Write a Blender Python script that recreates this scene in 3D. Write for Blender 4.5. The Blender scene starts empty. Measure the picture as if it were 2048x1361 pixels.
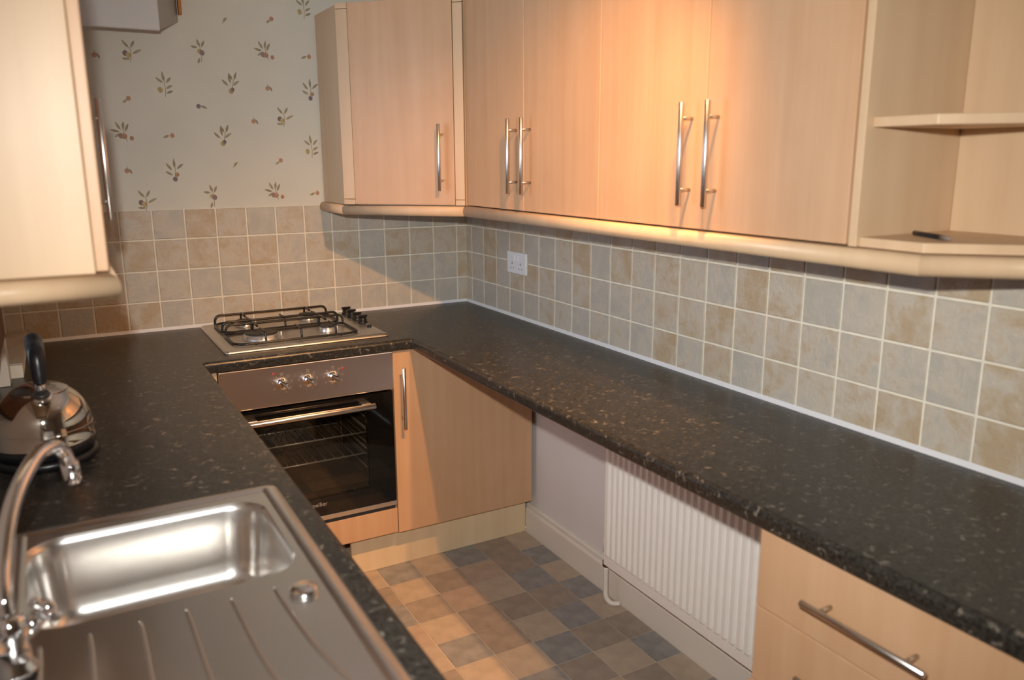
import bpy, bmesh, math, random
from mathutils import Vector, Matrix
random.seed(7)
PI = math.pi
S = bpy.context.scene
COL = S.collection

# ------------------------------------------------------------------ camera, sky, lights, exposure
def rot_cam(yaw, pitch, roll):
    cy, sy, cp, sp = math.cos(yaw), math.sin(yaw), math.cos(pitch), math.sin(pitch)
    f = Vector((sy*cp, cy*cp, sp)); r = Vector((cy, -sy, 0)); u = r.cross(f)
    c, s = math.cos(roll), math.sin(roll)
    return c*r+s*u, c*u-s*r, f
cam = bpy.data.objects.new('camera', bpy.data.cameras.new('camera'))
COL.objects.link(cam)
R_, U_, F_ = rot_cam(math.radians(29.25501), math.radians(-12.62290), math.radians(-0.27684))
CAM = Vector((-1.60668, -3.27753, 1.53398))
cam.matrix_world = Matrix(((R_.x, U_.x, -F_.x, CAM.x), (R_.y, U_.y, -F_.y, CAM.y), (R_.z, U_.z, -F_.z, CAM.z), (0, 0, 0, 1)))
cam.data.sensor_width = 36
cam.data.lens = 1614.79/2048*36
cam.data.clip_start = 0.02
cam.data.dof.use_dof = True
cam.data.dof.focus_distance = 3.0
cam.data.dof.aperture_fstop = 3.2
S.camera = cam

S.view_settings.view_transform = 'Standard'
S.view_settings.look = 'None'
S.view_settings.gamma = 1
S.view_settings.use_curve_mapping = False
S.view_settings.exposure = 0.58

W = bpy.data.worlds.new('dusk_sky'); S.world = W; W.use_nodes = True
W.node_tree.nodes['Background'].inputs[0].default_value = (0.58, 0.63, 0.77, 1)
W.node_tree.nodes['Background'].inputs[1].default_value = 5.0

# camera flash, just above and left of the lens, aimed where the camera looks
fl = bpy.data.lights.new('camera_flash', 'SPOT')
fl.energy = 92; fl.color = (1.0, 0.985, 0.95); fl.spot_size = math.radians(104); fl.spot_blend = 1.0; fl.shadow_soft_size = 0.018
flo = bpy.data.objects.new('camera_flash', fl); COL.objects.link(flo)
flo.rotation_euler = (F_ + R_*0.09 - U_*0.04).to_track_quat('-Z', 'Y').to_euler()
flo.location = CAM + U_*0.138 - R_*0.055 + F_*0.02
LAMP_W = 74.0
LAMP_C = (1.0, 0.50, 0.19)

# ------------------------------------------------------------------ materials
def new_mat(name):
    m = bpy.data.materials.new(name); m.use_nodes = True
    nt = m.node_tree
    return m, nt, nt.nodes['Principled BSDF']
def simple(name, col, rough=0.5, metal=0.0, spec=0.5, noise=0.0, nscale=20, bump=0.0, bscale=200, coat=0):
    m, nt, b = new_mat(name)
    b.inputs['Base Color'].default_value = (*col, 1)
    b.inputs['Roughness'].default_value = rough
    b.inputs['Metallic'].default_value = metal
    b.inputs['Specular IOR Level'].default_value = spec
    b.inputs['Coat Weight'].default_value = coat
    tc = nt.nodes.new('ShaderNodeTexCoord')
    if noise:
        n = nt.nodes.new('ShaderNodeTexNoise'); n.inputs['Scale'].default_value = nscale; n.inputs['Detail'].default_value = 4
        nt.links.new(tc.outputs['Object'], n.inputs['Vector'])
        r = nt.nodes.new('ShaderNodeValToRGB')
        r.color_ramp.elements[0].position = 0.3; r.color_ramp.elements[1].position = 0.7
        r.color_ramp.elements[0].color = (*[c*(1-noise) for c in col], 1)
        r.color_ramp.elements[1].color = (*[min(1, c*(1+noise)) for c in col], 1)
        nt.links.new(n.outputs['Fac'], r.inputs['Fac']); nt.links.new(r.outputs['Color'], b.inputs['Base Color'])
    if bump:
        n2 = nt.nodes.new('ShaderNodeTexNoise'); n2.inputs['Scale'].default_value = bscale; n2.inputs['Detail'].default_value = 3
        nt.links.new(tc.outputs['Object'], n2.inputs['Vector'])
        bp = nt.nodes.new('ShaderNodeBump'); bp.inputs['Strength'].default_value = bump; bp.inputs['Distance'].default_value = 0.002
        nt.links.new(n2.outputs['Fac'], bp.inputs['Height']); nt.links.new(bp.outputs['Normal'], b.inputs['Normal'])
    return m
def wood_mat(name, c1, c2, stretch=(26, 26, 1.1), rough=0.42):
    m, nt, b = new_mat(name)
    tc = nt.nodes.new('ShaderNodeTexCoord'); mp = nt.nodes.new('ShaderNodeMapping')
    oi = nt.nodes.new('ShaderNodeObjectInfo')
    vm = nt.nodes.new('ShaderNodeVectorMath'); vm.operation = 'SCALE'
    vm.inputs[0].default_value = (7.3, 3.1, 5.7); nt.links.new(oi.outputs['Random'], vm.inputs['Scale'])
    va = nt.nodes.new('ShaderNodeVectorMath'); va.operation = 'ADD'
    nt.links.new(tc.outputs['Object'], va.inputs[0]); nt.links.new(vm.outputs[0], va.inputs[1])
    mp.inputs['Scale'].default_value = stretch
    nt.links.new(va.outputs[0], mp.inputs['Vector'])
    n = nt.nodes.new('ShaderNodeTexNoise'); n.inputs['Scale'].default_value = 1.0; n.inputs['Detail'].default_value = 5; n.inputs['Roughness'].default_value = 0.55
    nt.links.new(mp.outputs[0], n.inputs['Vector'])
    n2 = nt.nodes.new('ShaderNodeTexNoise'); n2.inputs['Scale'].default_value = 9.0; n2.inputs['Detail'].default_value = 2
    nt.links.new(va.outputs[0], n2.inputs['Vector'])
    ma = nt.nodes.new('ShaderNodeMath'); ma.operation = 'MULTIPLY_ADD'; ma.inputs[1].default_value = 0.35
    nt.links.new(n2.outputs['Fac'], ma.inputs[0]); nt.links.new(n.outputs['Fac'], ma.inputs[2])
    r = nt.nodes.new('ShaderNodeValToRGB')
    r.color_ramp.elements[0].position = 0.42; r.color_ramp.elements[1].position = 0.92
    r.color_ramp.elements[0].color = (*c1, 1); r.color_ramp.elements[1].color = (*c2, 1)
    nt.links.new(ma.outputs[0], r.inputs['Fac']); nt.links.new(r.outputs['Color'], b.inputs['Base Color'])
    b.inputs['Roughness'].default_value = rough
    b.inputs['Specular IOR Level'].default_value = 0.35
    return m
def worktop_mat():
    m, nt, b = new_mat('speckled_laminate')
    tc = nt.nodes.new('ShaderNodeTexCoord')
    n = nt.nodes.new('ShaderNodeTexNoise'); n.inputs['Scale'].default_value = 150; n.inputs['Detail'].default_value = 4; n.inputs['Roughness'].default_value = 0.65
    nt.links.new(tc.outputs['Object'], n.inputs['Vector'])
    r = nt.nodes.new('ShaderNodeValToRGB'); e = r.color_ramp.elements
    e[0].position = 0.36; e[0].color = (0.007, 0.0068, 0.006, 1)
    e[1].position = 0.68; e[1].color = (0.046, 0.043, 0.036, 1)
    nt.links.new(n.outputs['Fac'], r.inputs['Fac'])
    v = nt.nodes.new('ShaderNodeTexNoise'); v.inputs['Scale'].default_value = 62; v.inputs['Detail'].default_value = 5; v.inputs['Roughness'].default_value = 0.62; v.inputs['Distortion'].default_value = 0.6
    nt.links.new(tc.outputs['Object'], v.inputs['Vector'])
    r2 = nt.nodes.new('ShaderNodeValToRGB'); r2.color_ramp.elements[0].position = 0.585; r2.color_ramp.elements[1].position = 0.68
    r2.color_ramp.elements[0].color = (0, 0, 0, 1); r2.color_ramp.elements[1].color = (1, 1, 1, 1)
    nt.links.new(v.outputs['Fac'], r2.inputs['Fac'])
    mx = nt.nodes.new('ShaderNodeMix'); mx.data_type = 'RGBA'
    nt.links.new(r2.outputs['Color'], mx.inputs['Factor']); nt.links.new(r.outputs['Color'], mx.inputs['A'])
    mx.inputs['B'].default_value = (0.19, 0.165, 0.13, 1)
    nt.links.new(mx.outputs['Result'], b.inputs['Base Color'])
    b.inputs['Roughness'].default_value = 0.31; b.inputs['Specular IOR Level'].default_value = 0.5
    bp = nt.nodes.new('ShaderNodeBump'); bp.inputs['Strength'].default_value = 0.12; bp.inputs['Distance'].default_value = 0.001
    nt.links.new(n.outputs['Fac'], bp.inputs['Height']); nt.links.new(bp.outputs['Normal'], b.inputs['Normal'])
    return m
def stone_tile_mat():
    m, nt, b = new_mat('stone_effect_ceramic')
    tc = nt.nodes.new('ShaderNodeTexCoord'); oi = nt.nodes.new('ShaderNodeObjectInfo')
    vm = nt.nodes.new('ShaderNodeVectorMath'); vm.operation = 'SCALE'; vm.inputs[0].default_value = (17.3, 9.1, 23.7)
    nt.links.new(oi.outputs['Random'], vm.inputs['Scale'])
    va = nt.nodes.new('ShaderNodeVectorMath'); va.operation = 'ADD'
    nt.links.new(tc.outputs['Object'], va.inputs[0]); nt.links.new(vm.outputs[0], va.inputs[1])
    n = nt.nodes.new('ShaderNodeTexNoise'); n.inputs['Scale'].default_value = 15; n.inputs['Detail'].default_value = 9; n.inputs['Roughness'].default_value = 0.66; n.inputs['Distortion'].default_value = 0.35
    nt.links.new(va.outputs[0], n.inputs['Vector'])
    # object tone: random picks how brown a tile is
    a = nt.nodes.new('ShaderNodeMath'); a.operation = 'MULTIPLY_ADD'; a.inputs[1].default_value = 0.30; a.inputs[2].default_value = -0.15
    nt.links.new(oi.outputs['Random'], a.inputs[0])
    s = nt.nodes.new('ShaderNodeMath'); s.operation = 'ADD'
    nt.links.new(a.outputs[0], s.inputs[0]); nt.links.new(n.outputs['Fac'], s.inputs[1])
    r = nt.nodes.new('ShaderNodeValToRGB'); e = r.color_ramp.elements
    e[0].position = 0.34; e[0].color = (0.475, 0.44, 0.375, 1)
    e[1].position = 0.70; e[1].color = (0.48, 0.365, 0.235, 1)
    k = e.new(0.50); k.color = (0.56, 0.495, 0.40, 1)
    nt.links.new(s.outputs[0], r.inputs['Fac']); nt.links.new(r.outputs['Color'], b.inputs['Base Color'])
    b.inputs['Roughness'].default_value = 0.42; b.inputs['Specular IOR Level'].default_value = 0.45
    n2 = nt.nodes.new('ShaderNodeTexNoise'); n2.inputs['Scale'].default_value = 75; n2.inputs['Detail'].default_value = 6; n2.inputs['Roughness'].default_value = 0.6
    nt.links.new(va.outputs[0], n2.inputs['Vector'])
    bp = nt.nodes.new('ShaderNodeBump'); bp.inputs['Strength'].default_value = 0.75; bp.inputs['Distance'].default_value = 0.004
    nt.links.new(n2.outputs['Fac'], bp.inputs['Height']); nt.links.new(bp.outputs['Normal'], b.inputs['Normal'])
    return m
def steel_mat(name, col, rough, stretch, amt=0.16, bump=0.03):
    m, nt, b = new_mat(name)
    tc = nt.nodes.new('ShaderNodeTexCoord'); mp = nt.nodes.new('ShaderNodeMapping'); mp.inputs['Scale'].default_value = stretch
    nt.links.new(tc.outputs['Object'], mp.inputs['Vector'])
    n = nt.nodes.new('ShaderNodeTexNoise'); n.inputs['Scale'].default_value = 1; n.inputs['Detail'].default_value = 3
    nt.links.new(mp.outputs[0], n.inputs['Vector'])
    ma = nt.nodes.new('ShaderNodeMath'); ma.operation = 'MULTIPLY_ADD'; ma.inputs[1].default_value = amt; ma.inputs[2].default_value = rough-amt/2
    nt.links.new(n.outputs['Fac'], ma.inputs[0]); nt.links.new(ma.outputs[0], b.inputs['Roughness'])
    bp = nt.nodes.new('ShaderNodeBump'); bp.inputs['Strength'].default_value = bump; bp.inputs['Distance'].default_value = 0.001
    nt.links.new(n.outputs['Fac'], bp.inputs['Height']); nt.links.new(bp.outputs['Normal'], b.inputs['Normal'])
    b.inputs['Base Color'].default_value = (*col, 1); b.inputs['Metallic'].default_value = 1
    return m
def glass_mat(name, tint, rough=0.02):
    m, nt, b = new_mat(name)
    nt.nodes.remove(b)
    g = nt.nodes.new('ShaderNodeBsdfGlossy'); g.inputs['Roughness'].default_value = rough; g.inputs['Color'].default_value = (1, 1, 1, 1)
    t = nt.nodes.new('ShaderNodeBsdfTransparent'); t.inputs['Color'].default_value = (*tint, 1)
    fr = nt.nodes.new('ShaderNodeFresnel'); fr.inputs['IOR'].default_value = 1.5
    mx = nt.nodes.new('ShaderNodeMixShader')
    nt.links.new(fr.outputs[0], mx.inputs[0]); nt.links.new(t.outputs[0], mx.inputs[1]); nt.links.new(g.outputs[0], mx.inputs[2])
    nt.links.new(mx.outputs[0], nt.nodes['Material Output'].inputs['Surface'])
    return m

M = {}
M['beech'] = wood_mat('pale_beech_laminate', (0.525, 0.312, 0.17), (0.59, 0.372, 0.22))
M['beech_side'] = wood_mat('pale_beech_board', (0.575, 0.395, 0.24), (0.635, 0.455, 0.285))
M['worktop'] = worktop_mat()
M['tile'] = stone_tile_mat()
M['grout'] = simple('cream_grout', (0.80, 0.75, 0.62), 0.85, noise=0.08, nscale=30)
M['silicone'] = simple('white_sealant', (0.78, 0.78, 0.79), 0.35)
M['wallpaper'] = simple('cream_wallpaper', (0.66, 0.635, 0.54), 0.8, noise=0.025, nscale=6, bump=0.15, bscale=120)
M['paint'] = simple('white_wall_paint', (0.68, 0.65, 0.62), 0.7, noise=0.02, nscale=5)
M['ceiling'] = simple('white_ceiling_paint', (0.8, 0.79, 0.77), 0.9, noise=0.02, nscale=8)
M['gloss'] = simple('white_gloss_paint', (0.74, 0.69, 0.61), 0.4, noise=0.02, nscale=7)
M['radiator'] = simple('white_radiator_enamel', (0.83, 0.80, 0.75), 0.32, noise=0.01)
M['plinth'] = wood_mat('pale_beech_plinth', (0.66, 0.50, 0.31), (0.72, 0.57, 0.37))
M['steel'] = steel_mat('brushed_steel', (0.62, 0.60, 0.57), 0.30, (6, 6, 500))
M['steel_panel'] = steel_mat('brushed_steel_panel', (0.92, 0.86, 0.80), 0.32, (3, 300, 300), 0.06, 0.0)
M['steel_panel'].node_tree.nodes['Principled BSDF'].inputs['Anisotropic'].default_value = 0.75
M['steel_hob'] = steel_mat('brushed_hob_steel', (0.66, 0.63, 0.58), 0.36, (4, 260, 260), 0.06, 0.0)
M['sink'] = steel_mat('satin_sink_steel', (0.78, 0.76, 0.73), 0.25, (120, 10, 120), 0.04, 0.0)
M['chrome'] = simple('polished_chrome', (0.82, 0.82, 0.83), 0.05, 1.0)
M['kettle'] = simple('polished_kettle_steel', (0.66, 0.60, 0.53), 0.06, 1.0)
M['alu'] = simple('burner_aluminium', (0.82, 0.82, 0.82), 0.30, 0.9)
M['rack'] = simple('oven_rack_wire', (0.80, 0.75, 0.68), 0.36, 0.6)
M['enamel'] = simple('black_enamel', (0.012, 0.012, 0.012), 0.25)
M['cap'] = simple('dark_burner_enamel', (0.030, 0.026, 0.022), 0.4)
M['plastic'] = simple('black_plastic', (0.010, 0.010, 0.011), 0.32)
M['blackglass'] = simple('black_glass', (0.004, 0.004, 0.004), 0.04, spec=0.6)
M['ovenglass'] = glass_mat('dark_oven_glass', (0.80, 0.76, 0.70))
M['cavity'] = simple('oven_enamel', (0.10, 0.065, 0.038), 0.3, noise=0.2, nscale=40)
M['paneglass'] = glass_mat('window_glass', (0.92, 0.95, 0.96))
M['brownwood'] = wood_mat('dark_brown_timber', (0.10, 0.035, 0.015), (0.17, 0.065, 0.03))
M['orangewood'] = wood_mat('orange_pine', (0.42, 0.15, 0.03), (0.50, 0.20, 0.05))
M['boiler'] = simple('boiler_white', (0.54, 0.52, 0.48), 0.4)
M['boilergrey'] = simple('boiler_grey', (0.40, 0.38, 0.35), 0.5)
M['socket'] = simple('white_socket_plastic', (0.80, 0.80, 0.82), 0.35)
M['dark'] = simple('dark_slot', (0.03, 0.03, 0.03), 0.6)
M['red'] = simple('red_lamp_lens', (0.45, 0.02, 0.015), 0.3)
M['ink'] = simple('grey_print', (0.16, 0.13, 0.10), 0.6)
M['logo'] = simple('pale_print', (0.32, 0.30, 0.28), 0.5)
M['leaf'] = simple('printed_leaf', (0.32, 0.27, 0.17), 0.8, noise=0.3, nscale=60)
M['olive_red'] = simple('printed_red_olive', (0.44, 0.25, 0.15), 0.8, noise=0.3, nscale=90)
M['olive_green'] = simple('printed_green_olive', (0.44, 0.35, 0.16), 0.8, noise=0.3, nscale=90)
M['olive_purple'] = simple('printed_purple_olive', (0.25, 0.17, 0.18), 0.8, noise=0.3, nscale=90)
M['brass'] = simple('dull_brass', (0.12, 0.07, 0.04), 0.5, 0.6)
M['fl_slate'] = simple('slate_vinyl', (0.28, 0.265, 0.25), 0.55, noise=0.22, nscale=18, bump=0.1)
M['fl_mid'] = simple('taupe_vinyl', (0.33, 0.265, 0.21), 0.55, noise=0.16, nscale=18, bump=0.1)
M['fl_light'] = simple('sand_vinyl', (0.46, 0.365, 0.275), 0.55, noise=0.12, nscale=18, bump=0.1)
M['fl_pink'] = simple('rose_vinyl', (0.44, 0.33, 0.25), 0.55, noise=0.12, nscale=18, bump=0.1)
M['fl_joint'] = simple('vinyl_joint', (0.66, 0.53, 0.40), 0.7)
M['bulb_socket'] = simple('lamp_holder_white', (0.75, 0.73, 0.7), 0.4)

# ------------------------------------------------------------------ helpers
WL = {}   # world location of every object made here
def link(o, parent, loc):
    COL.objects.link(o)
    WL[o.name] = Vector(loc)
    if parent is not None:
        o.parent = parent
        o.location = Vector(loc) - WL[parent.name]
    else:
        o.location = loc
    return o
def empty(name, loc, label, cat, group=None):
    o = bpy.data.objects.new(name, None); o.empty_display_size = 0.05
    link(o, None, loc); o['label'] = label; o['category'] = cat
    if group: o['group'] = group
    return o
def tag(o, label, cat, group=None):
    o['label'] = label; o['category'] = cat
    if group: o['group'] = group
    return o
def mesh_from(name, bm, mats):
    bmesh.ops.recalc_face_normals(bm, faces=bm.faces)
    me = bpy.data.meshes.new(name); bm.to_mesh(me); bm.free()
    for m in (mats if isinstance(mats, (list, tuple)) else [mats]): me.materials.append(m)
    return me
def obj(name, bm, mats, parent=None, origin=None):
    if origin is None:
        lo = Vector([min(v.co[i] for v in bm.verts) for i in range(3)]); hi = Vector([max(v.co[i] for v in bm.verts) for i in range(3)])
        origin = (lo+hi)/2
        if parent is None: origin.z = lo.z
    origin = Vector(origin)
    bmesh.ops.translate(bm, verts=bm.verts, vec=-origin)
    o = bpy.data.objects.new(name, mesh_from(name, bm, mats))
    return link(o, parent, origin)
def struct(o, label=None):
    o['kind'] = 'structure'
    if label: o['label'] = label
    return o
def box(bm, x0, x1, y0, y1, z0, z1, bev=0.0, mi=0, seg=2):
    x0, x1 = sorted((x0, x1)); y0, y1 = sorted((y0, y1)); z0, z1 = sorted((z0, z1))
    vs = [bm.verts.new((x, y, z)) for z in (z0, z1) for y in (y0, y1) for x in (x0, x1)]
    fs = [bm.faces.new([vs[i] for i in f]) for f in ((0, 2, 3, 1), (4, 5, 7, 6), (0, 1, 5, 4), (2, 6, 7, 3), (0, 4, 6, 2), (1, 3, 7, 5))]
    for f in fs: f.material_index = mi
    if bev:
        es = list({e for f in fs for e in f.edges})
        bmesh.ops.bevel(bm, geom=es, offset=bev, segments=seg, affect='EDGES', profile=0.5, material=-1)
    return bm
def B(*a, **k): return box(bmesh.new(), *a, **k)
def prism(bm, pts, z0, z1, bev=0.0, mi=0, axis='z', smooth=False):
    """closed outline PTS extruded along AXIS from z0 to z1. axis z: (x,y); y: (x,z); x: (y,z)"""
    def P(a, b, t): return {'z': (a, b, t), 'y': (a, t, b), 'x': (t, a, b)}[axis]
    lo = [bm.verts.new(P(a, b, z0)) for a, b in pts]; hi = [bm.verts.new(P(a, b, z1)) for a, b in pts]
    n = len(pts); fs = [bm.faces.new(lo[::-1]), bm.faces.new(hi)]
    for i in range(n):
        f = bm.faces.new((lo[i], lo[(i+1) % n], hi[(i+1) % n], hi[i])); f.smooth = smooth; fs.append(f)
    for f in fs: f.material_index = mi
    if bev:
        es = list({e for f in fs for e in f.edges})
        bmesh.ops.bevel(bm, geom=es, offset=bev, segments=2, affect='EDGES', profile=0.5)
    return bm
def tube(bm, pts, r, n=10, mi=0, cap=True):
    pts = [Vector(p) for p in pts]; rs = r if isinstance(r, (list, tuple)) else [r]*len(pts)
    rings = []; up = None
    for i, p in enumerate(pts):
        d = (pts[min(i+1, len(pts)-1)] - pts[max(i-1, 0)]).normalized()
        if up is None:
            up = Vector((0, 0, 1)) if abs(d.z) < 0.9 else Vector((1, 0, 0))
        s = d.cross(up).normalized(); up = s.cross(d).normalized()
        rings.append([bm.verts.new(p + (s*math.cos(2*PI*k/n) + up*math.sin(2*PI*k/n))*rs[i]) for k in range(n)])
    for a, b in zip(rings, rings[1:]):
        for k in range(n):
            f = bm.faces.new((a[k], a[(k+1) % n], b[(k+1) % n], b[k])); f.smooth = True; f.material_index = mi
    if cap:
        for rg in (rings[0][::-1], rings[-1]):
            f = bm.faces.new(rg); f.material_index = mi
    return bm
def smooth_path(pts, n=6):
    """Catmull-Rom through PTS"""
    P = [Vector(p) for p in pts]; out = []
    for i in range(len(P)-1):
        p0, p1, p2, p3 = P[max(i-1, 0)], P[i], P[i+1], P[min(i+2, len(P)-1)]
        for k in range(n):
            t = k/n
            out.append(0.5*((2*p1) + (p2-p0)*t + (2*p0-5*p1+4*p2-p3)*t*t + (3*p1-p0-3*p2+p3)*t**3))
    out.append(P[-1]); return out
def lathe(bm, c, prof, n=32, mi=0, axis='z'):
    """PROF list of (radius, height) about the vertical through c"""
    c = Vector(c); rings = []
    for r, h in prof:
        ring = []
        for k in range(n):
            a = 2*PI*k/n; x, y = r*math.cos(a), r*math.sin(a)
            d = {'z': (x, y, h), 'y': (x, -h, y), 'x': (-h, x, y)}[axis]
            ring.append(bm.verts.new(c+Vector(d)))
        rings.append(ring)
    for a, b in zip(rings, rings[1:]):
        for k in range(n):
            f = bm.faces.new((a[k], a[(k+1) % n], b[(k+1) % n], b[k])); f.smooth = True; f.material_index = mi
    for rg in (rings[0][::-1], rings[-1]):
        f = bm.faces.new(rg); f.material_index = mi
    return bm
def rrect(x0, x1, y0, y1, r, n=6):
    pts = []
    for cx, cy, a0 in ((x1-r, y1-r, 0), (x0+r, y1-r, PI/2), (x0+r, y0+r, PI), (x1-r, y0+r, 1.5*PI)):
        for k in range(n+1):
            a = a0 + k/n*PI/2; pts.append((cx+r*math.cos(a), cy+r*math.sin(a)))
    return pts
def bar_handle(parent, c, axis, out, length=0.231, gap=0.16, stand=0.034, r=0.0062, label=None):
    """steel bar with two posts: c on the door face, AXIS along the bar, OUT away from the door"""
    c, axis, out = Vector(c), Vector(axis).normalized(), Vector(out).normalized()
    bm = bmesh.new()
    m = c + out*stand
    L = length/2
    tube(bm, [m-axis*L, m-axis*(L-0.001), m+axis*(L-0.001), m+axis*L], [r*0.8, r, r, r*0.8], 14)
    for s in (-1, 1):
        p = c + axis*s*gap/2
        tube(bm, [p, p+out*(stand)], 0.0042, 10)
    o = obj('handle', bm, M['steel'], parent)
    return o

# ------------------------------------------------------------------ the room
XL, YB, ZC = -1.80, -4.7, 2.40
floor = struct(obj('floor', B(XL, 0, YB, 0, -0.10, -0.0015), M['fl_joint'], origin=(0, 0, 0)))
ceiling = struct(obj('ceiling', B(XL-0.12, 0.12, YB-0.12, 0.12, ZC, ZC+0.1), M['ceiling']))
wall_back = struct(obj('wall_back', B(XL-0.12, 0.12, 0, 0.12, 0, ZC), M['wallpaper'], origin=(0, 0, 0)))
wall_right = struct(obj('wall_right', B(0, 0.12, YB, 0, 0, ZC), M['paint'], origin=(0, 0, 0)))
wall_front = struct(obj('wall_front', B(XL-0.12, 0.12, YB-0.12, YB, 0, ZC), M['paint']))
# left wall with the window opening over the worktop
WY0, WY1, WZ0, WZ1 = -0.62, -1.38, 1.06, 2.06
bm = bmesh.new()
box(bm, XL-0.12, XL, 0, WY0, 0, ZC); box(bm, XL-0.12, XL, WY1, YB, 0, ZC)
box(bm, XL-0.12, XL, WY0, WY1, 0, WZ0); box(bm, XL-0.12, XL, WY0, WY1, WZ1, ZC)
wall_left = struct(obj('wall_left', bm, M['paint'], origin=(XL, 0, 0)))
bm = bmesh.new()
for (a, b, c, d) in ((WY0+0.06, WY0-0.05, WZ0-0.02, WZ1+0.05), (WY1+0.05, WY1-0.04, WZ0-0.02, WZ1+0.05)):
    box(bm, XL-0.07, XL+0.03, a, b, c, d, 0.003)
box(bm, XL-0.07, XL+0.03, WY0-0.05, WY1+0.05, WZ0-0.02, WZ0+0.04, 0.003)
box(bm, XL-0.07, XL+0.03, WY0-0.05, WY1+0.05, WZ1-0.03, WZ1+0.05, 0.003)
win = struct(obj('window_1', bm, M['brownwood']))
obj('pane', B(XL-0.045, XL-0.040, WY0-0.05, WY1+0.05, WZ0+0.04, WZ1-0.03), M['paneglass'], win)
struct(obj('trim_1', B(XL, XL+0.03, WY0+0.06, WY0-0.01, 0.9055, WZ0-0.021, 0.002), M['gloss']))

# floor covering: square vinyl tiles, slightly proud of their joints
FX = [-0.682+0.1395*k for k in range(-4, 6)]
FY = [-0.553-0.1415*k for k in range(0, 19)]
plan = {  # rows from the back plinth towards the camera, columns from x=-.82
    0: 'LDLDML', 1: 'MLMPMD', 2: 'DMPLDL', 3: 'PLMMMD', 4: 'LDMLDL', 5: 'MLLDMM', 6: 'LMDMLD', 7: 'DLLPML', 8: 'MLDLMD'}
mats = {'D': M['fl_slate'], 'M': M['fl_mid'], 'L': M['fl_light'], 'P': M['fl_pink']}
def floor_mesh(k, sx, sy):
    bm = bmesh.new(); box(bm, -sx/2, sx/2, -sy/2, sy/2, -0.0012, 0.0012, 0.0006, seg=1)
    return mesh_from('floor_tile', bm, mats[k])
fm = {k: floor_mesh(k, 0.1364, 0.1384) for k in mats}
for r in range(18):
    for c in range(len(FX)-1):
        col = c-3
        k = plan[r][col] if r in plan and 0 <= col < 6 else random.choice('DMLLPM')
        xm = (FX[c]+FX[c+1])/2; ym = (FY[r]+FY[r+1])/2
        if FX[c+1] > -0.02:
            xm = (FX[c]-0.021)/2
            o = bpy.data.objects.new('floor_tile', fm[k]); o.scale.x = (abs(FX[c])-0.023)/0.137
        else:
            o = bpy.data.objects.new('floor_tile', fm[k])
        link(o, floor, (xm, ym, -0.0003))

# wall tiles
ROWS = [0.909, 1.0163, 1.1315, 1.2475, 1.358]
G = 0.0058
bx_ = [-0.0005] + [-0.0554-0.11269*k for k in range(16)]
bx_[-1] = max(bx_[-1], XL+0.001)
if bx_[-1] > XL+0.02: bx_.append(XL+0.001)
ry_ = [-0.0085] + [-0.0635-0.11505*k for k in range(25)]
obj('tile_bed', B(XL, 0, -0.0055, 0, 0.86, 1.3555), M['grout'], wall_back)
obj('tile_bed', B(-0.0055, 0, ry_[-1], -0.0085, 0.86, 1.3555), M['grout'], wall_right)
tile_cache = {}
def tile_mesh(w, h, ax):
    key = (round(w, 4), round(h, 4), ax)
    if key not in tile_cache:
        bm = bmesh.new()
        if ax == 'b': box(bm, -w/2, w/2, -0.004, 0.004, -h/2, h/2, 0.0016, seg=1)
        else: box(bm, -0.004, 0.004, -w/2, w/2, -h/2, h/2, 0.0016, seg=1)
        tile_cache[key] = mesh_from('tile', bm, M['tile'])
    return tile_cache[key]
for cols, wall, ax in ((bx_, wall_back, 'b'), (ry_, wall_right, 'r')):
    for i in range(len(cols)-1):
        for j in range(4):
            a, b = cols[i], cols[i+1]; z0, z1 = ROWS[j], ROWS[j+1]
            w = abs(a-b)-G; h = z1-z0-G
            if w < 0.01: continue
            me = tile_mesh(w, h, ax)
            o = bpy.data.objects.new('tile', me)
            t = (a+b)/2; d = -0.0045 - random.uniform(0, 0.0006)
            link(o, wall, (t, d, (z0+z1)/2) if ax == 'b' else (d, t, (z0+z1)/2))
# sealant beads where the worktop meets the tiles
bm = bmesh.new(); prism(bm, [(-0.0075, 0.9052), (-0.0165, 0.9052), (-0.0095, 0.9165), (-0.0075, 0.9165)], -1.79, -0.012, axis='x')
obj('sealant_bead', bm, M['silicone'], wall_back)
bm = bmesh.new(); prism(bm, [(-0.0075, 0.9052), (-0.0165, 0.9052), (-0.0095, 0.9165), (-0.0075, 0.9165)], -2.84, -0.012, axis='y')
obj('sealant_bead', bm, M['silicone'], wall_right)

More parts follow.
